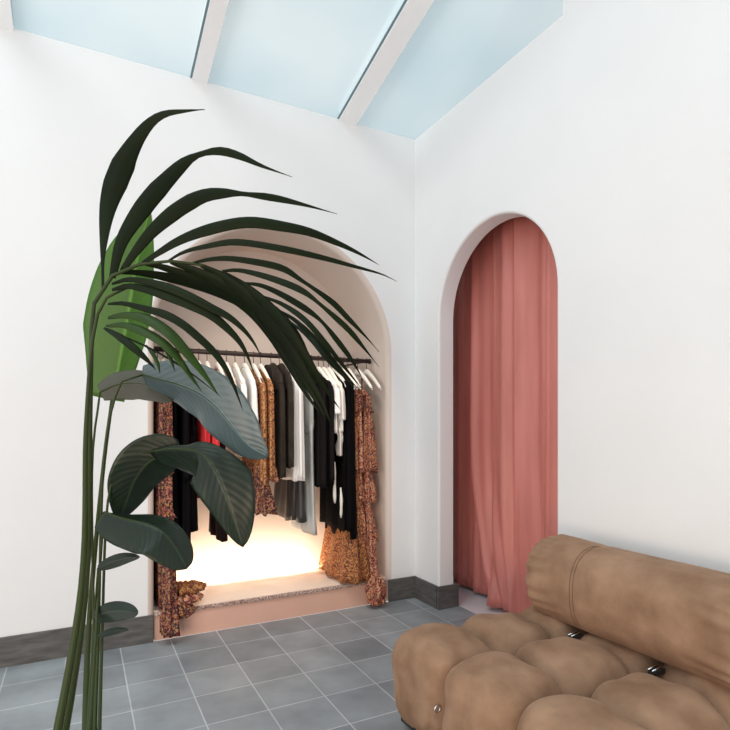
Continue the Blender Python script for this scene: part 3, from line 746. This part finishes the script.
UP_ = [
 ([(103, 290), (103, 250), (108, 205), (122, 165), (138, 137), (152, 121), (166, 113.5), (185, 111), (205, 109.5)], 25, long_blade, .04),
 ([(112, 278), (122, 240), (145, 204), (168, 178), (188, 160), (206, 152.5), (222, 151), (240, 156), (262, 166), (292, 177)], 20, thin_tail, .02),
 ([(122, 271), (135, 252), (153, 230), (178, 209), (202, 196), (222, 193), (245, 194), (275, 198), (305, 205), (337, 214)], 17, thin_tail, 0),
 ([(140, 265), (158, 253), (178, 241), (200, 232), (228, 224.5), (252, 222), (279, 225.5), (310, 232), (342, 245), (362, 255), (379, 265)], 12.5, pl, -.02),
 ([(168, 261), (184, 252), (205, 246.5), (236, 242), (279, 248), (320, 257), (353, 266), (381, 274), (397, 281.6)], 8.5, pl, -.04),
 ([(193, 263), (212, 259), (236, 259), (279, 267), (301, 280), (331, 301), (348, 318), (367, 338), (379, 352)], 9.5, two_lobe, -.03),
 ([(222, 271), (241, 270.5), (271, 278), (301, 290), (321, 305), (348, 329), (364, 348), (379, 367)], 9.5, two_lobe, -.05),
 ([(244, 283), (263, 286), (290, 299), (318, 318), (337, 340), (353, 362), (364, 382)], 9, two_lobe, -.04),
 ([(259, 295), (282, 304), (304, 319), (323, 340), (342, 364), (362, 389)], 7.5, pl, -.06),
 ([(277, 309), (296, 321), (318, 342), (337, 365), (359, 390)], 7, pl, -.05),
 ([(291, 322), (310, 338), (330, 362), (354, 387)], 6.5, pl, -.07)]
LO_ = [
 ([(118, 273), (135, 272.5), (160, 276), (185, 282), (215, 292), (245, 308), (268, 332)], 11, pl, .03),
 ([(145, 264), (165, 268), (195, 280), (225, 292), (252, 311), (272, 335), (288, 362), (305, 392), (322, 416)], 15, pl, .02),
 ([(170, 262), (200, 273), (230, 288), (256, 307), (277, 332), (294, 360), (311, 392), (327, 420)], 16, pl, .0),
 ([(200, 265), (225, 278), (250, 298), (272, 322), (292, 350), (308, 378), (322, 402), (331, 425)], 15, pl, -.01),
 ([(225, 273), (250, 290), (275, 314), (295, 340), (311, 366), (326, 390), (340, 409)], 13, pl, -.02),
 ([(244, 284), (265, 302), (285, 325), (302, 350), (317, 375), (332, 398)], 12, pl, -.03),
 ([(262, 298), (279, 314), (295, 336), (307, 360), (317, 385)], 11, pl, .03),
 ([(280, 312), (293, 330), (304, 350), (314, 372)], 9, pl, .05)]
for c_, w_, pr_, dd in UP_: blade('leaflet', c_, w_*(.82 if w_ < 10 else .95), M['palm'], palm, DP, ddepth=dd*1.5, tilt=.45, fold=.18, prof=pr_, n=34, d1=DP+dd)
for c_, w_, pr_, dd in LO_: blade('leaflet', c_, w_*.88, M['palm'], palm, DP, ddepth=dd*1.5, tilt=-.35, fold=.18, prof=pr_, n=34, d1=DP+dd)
MM = [
 ([(112, 284), (128, 279.5), (148, 282), (170, 288), (191, 297), (210, 307), (229, 317), (244, 330), (254, 343), (262, 358)], 9, 'palm'),
 ([(112, 290), (128, 286), (148, 289.5), (164, 294.5), (189, 304), (210, 314), (227, 328), (239, 341), (247, 355), (254, 373)], 10.5, 'palm'),
 ([(108, 304), (124, 303.5), (145, 308.6), (164, 314), (181, 323), (196, 335), (214, 352), (226, 369), (234, 386), (243, 411)], 8.5, 'palm'),
 ([(108, 318), (124, 315), (145, 318), (166, 330), (180, 344), (193, 360), (206, 377), (219, 396)], 12, 'palm2'),
 ([(106, 326), (124, 325), (143, 331), (162, 342), (178, 358), (192, 378), (202, 392)], 10, 'palm2'),
 ([(104, 328), (120, 337), (135, 349), (147, 360), (156, 370)], 8, 'palm'),
 ([(106, 330), (124, 336.5), (154, 350.5), (182, 367), (209, 387), (222, 398)], 2, 'palm'),
 ([(150, 332), (162, 342), (170, 357), (175, 372)], 5.5, 'palm2'),
 ([(160, 340), (174, 354), (184, 365), (190, 374)], 6, 'palm2'),
 ([(146, 345), (153, 354), (158, 364), (160, 374)], 4.5, 'palm2')]
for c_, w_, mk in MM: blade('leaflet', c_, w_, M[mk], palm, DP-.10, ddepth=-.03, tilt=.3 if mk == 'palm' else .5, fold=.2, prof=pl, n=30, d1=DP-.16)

DB = 1.62
b1 = at(92, 900, DB-.6); b1.z = 0
broad = empty('broad_leaf_plant', b1, 'broad-leaved plant with big glossy dark leaves, one coloured with blue sky sheen, at the left edge', 'plant')
b1 = pot(92, DB-.6, broad, r=.105, h=.3)
def egg(t): return max(.02, sin(pi*min(1, (t*.96+.04)**.85))**.62)
def egg2(t): return max(.02, sin(pi*min(1, (t*.9+.1)))**.5)
def petiole(px_, *mid):
    stalk('leaf_stalk', [b1+Vector((random.uniform(-.03, .03), random.uniform(-.03, .03), .26))]+[at(*m_) for m_ in mid], .006, .003, M['stem'], broad, 8)
LV = [
 # centre line, width, material, depth start, depth end, tilt, left, right, bulge
 ([(142, 374), (158, 379), (177, 384), (200, 394), (217, 408), (233, 427), (249, 445), (268, 457)], 70, 'leaf_sky_tint', DB, DB-.10, -.62, 1.0, lambda t: .62+.5*t, -.03, egg),
 ([(100, 392), (120, 384), (142, 384), (160, 392), (172, 402)], 34, 'leafback', DB+.02, DB+.01, .5, 1, 1, .02, egg2),
 ([(150, 452), (168, 449), (186, 449), (201, 452.5), (214, 468), (225, 492), (235, 521), (243, 547)], 62, 'leaf', DB, DB-.12, -.35, lambda t: 1.15-.25*t, lambda t: .06+1.0*max(0, min(1, (t-.22)/.36)), -.05, egg),
 ([(181, 449), (162, 455), (147, 464), (135, 480), (127, 500), (119, 520)], 52, 'leaf', DB+.02, DB+.05, .3, 1, 1, -.02, egg),
 ([(104, 512), (122, 518), (147, 524), (164, 533), (177, 550), (187, 569)], 64, 'leaf', DB, DB-.08, .4, .92, lambda t: .15+.8*t, -.02, egg2),
 ([(98, 568), (112, 562), (126, 558), (140, 557)], 13, 'leaf', DB-.02, DB-.04, .2, 1, 1, 0, egg),
 ([(94, 618), (108, 612), (124, 611), (138, 614)], 20, 'leaf', DB-.02, DB-.04, .2, 1, 1, 0, egg2),
 ([(98, 636), (110, 632), (121, 630), (129, 630)], 7, 'leaf', DB-.02, DB-.04, .2, 1, 1, 0, egg)]
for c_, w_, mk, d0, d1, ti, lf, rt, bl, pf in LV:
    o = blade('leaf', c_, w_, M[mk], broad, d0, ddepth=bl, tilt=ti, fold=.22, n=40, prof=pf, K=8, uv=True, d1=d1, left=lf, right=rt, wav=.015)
    pts = interp([(a, b_, 0) for a, b_ in c_], 24)
    if w_ > 25:
        rp = [at(p.x, p.y, d0+(d1-d0)*i/23+bl*sin(pi*i/23))-UP*.0 for i, p in enumerate(pts)]
        tube('midrib', rp, [.003-.0024*i/23 for i in range(24)], M['stem'], o, 6)
petiole(0, (98, 640, DB), (104, 460, DB), (120, 385, DB), (142, 375, DB))
petiole(0, (94, 640, DB+.03), (92, 470, DB+.03), (100, 392, DB+.02))
petiole(0, (102, 640, DB), (108, 500, DB), (125, 456, DB+.01), (150, 452, DB))
petiole(0, (98, 600, DB), (104, 512, DB))
petiole(0, (92, 660, DB-.02), (98, 568, DB-.02))
petiole(0, (94, 680, DB-.02), (94, 618, DB-.02))
petiole(0, (96, 690, DB-.02), (98, 636, DB-.02))
# bright leaf standing behind the palm
DG = 2.0
b2 = at(84, 900, DG-.4); b2.z = 0
ban = empty('banana_plant', b2, 'bright green broad upright leaf of a potted plant glowing behind the dark palm', 'plant')
b0_ = b1; b2 = pot(84, DG-.4, ban, r=.1, h=.14)
blade('leaf', [(112, 400), (120, 360), (129, 310), (137, 262), (144, 232), (150, 210)], 80, M['banana'], ban, DG, tilt=.15, fold=.15, n=40, prof=lambda t: max(.03, (.55+.45*min(1, t/.35))*sin(pi*min(1, .5+.5*max(0, (t-.45)/.55)))**.75), K=8, uv=True, d1=DG-.05, left=.5, right=1.0, wav=.01)
stalk('leaf_stalk', [b2+Vector((0, 0, .08)), at(88, 640, DG+.05), at(102, 480, DG), at(112, 400, DG)], .012, .006, M['stem'], ban)
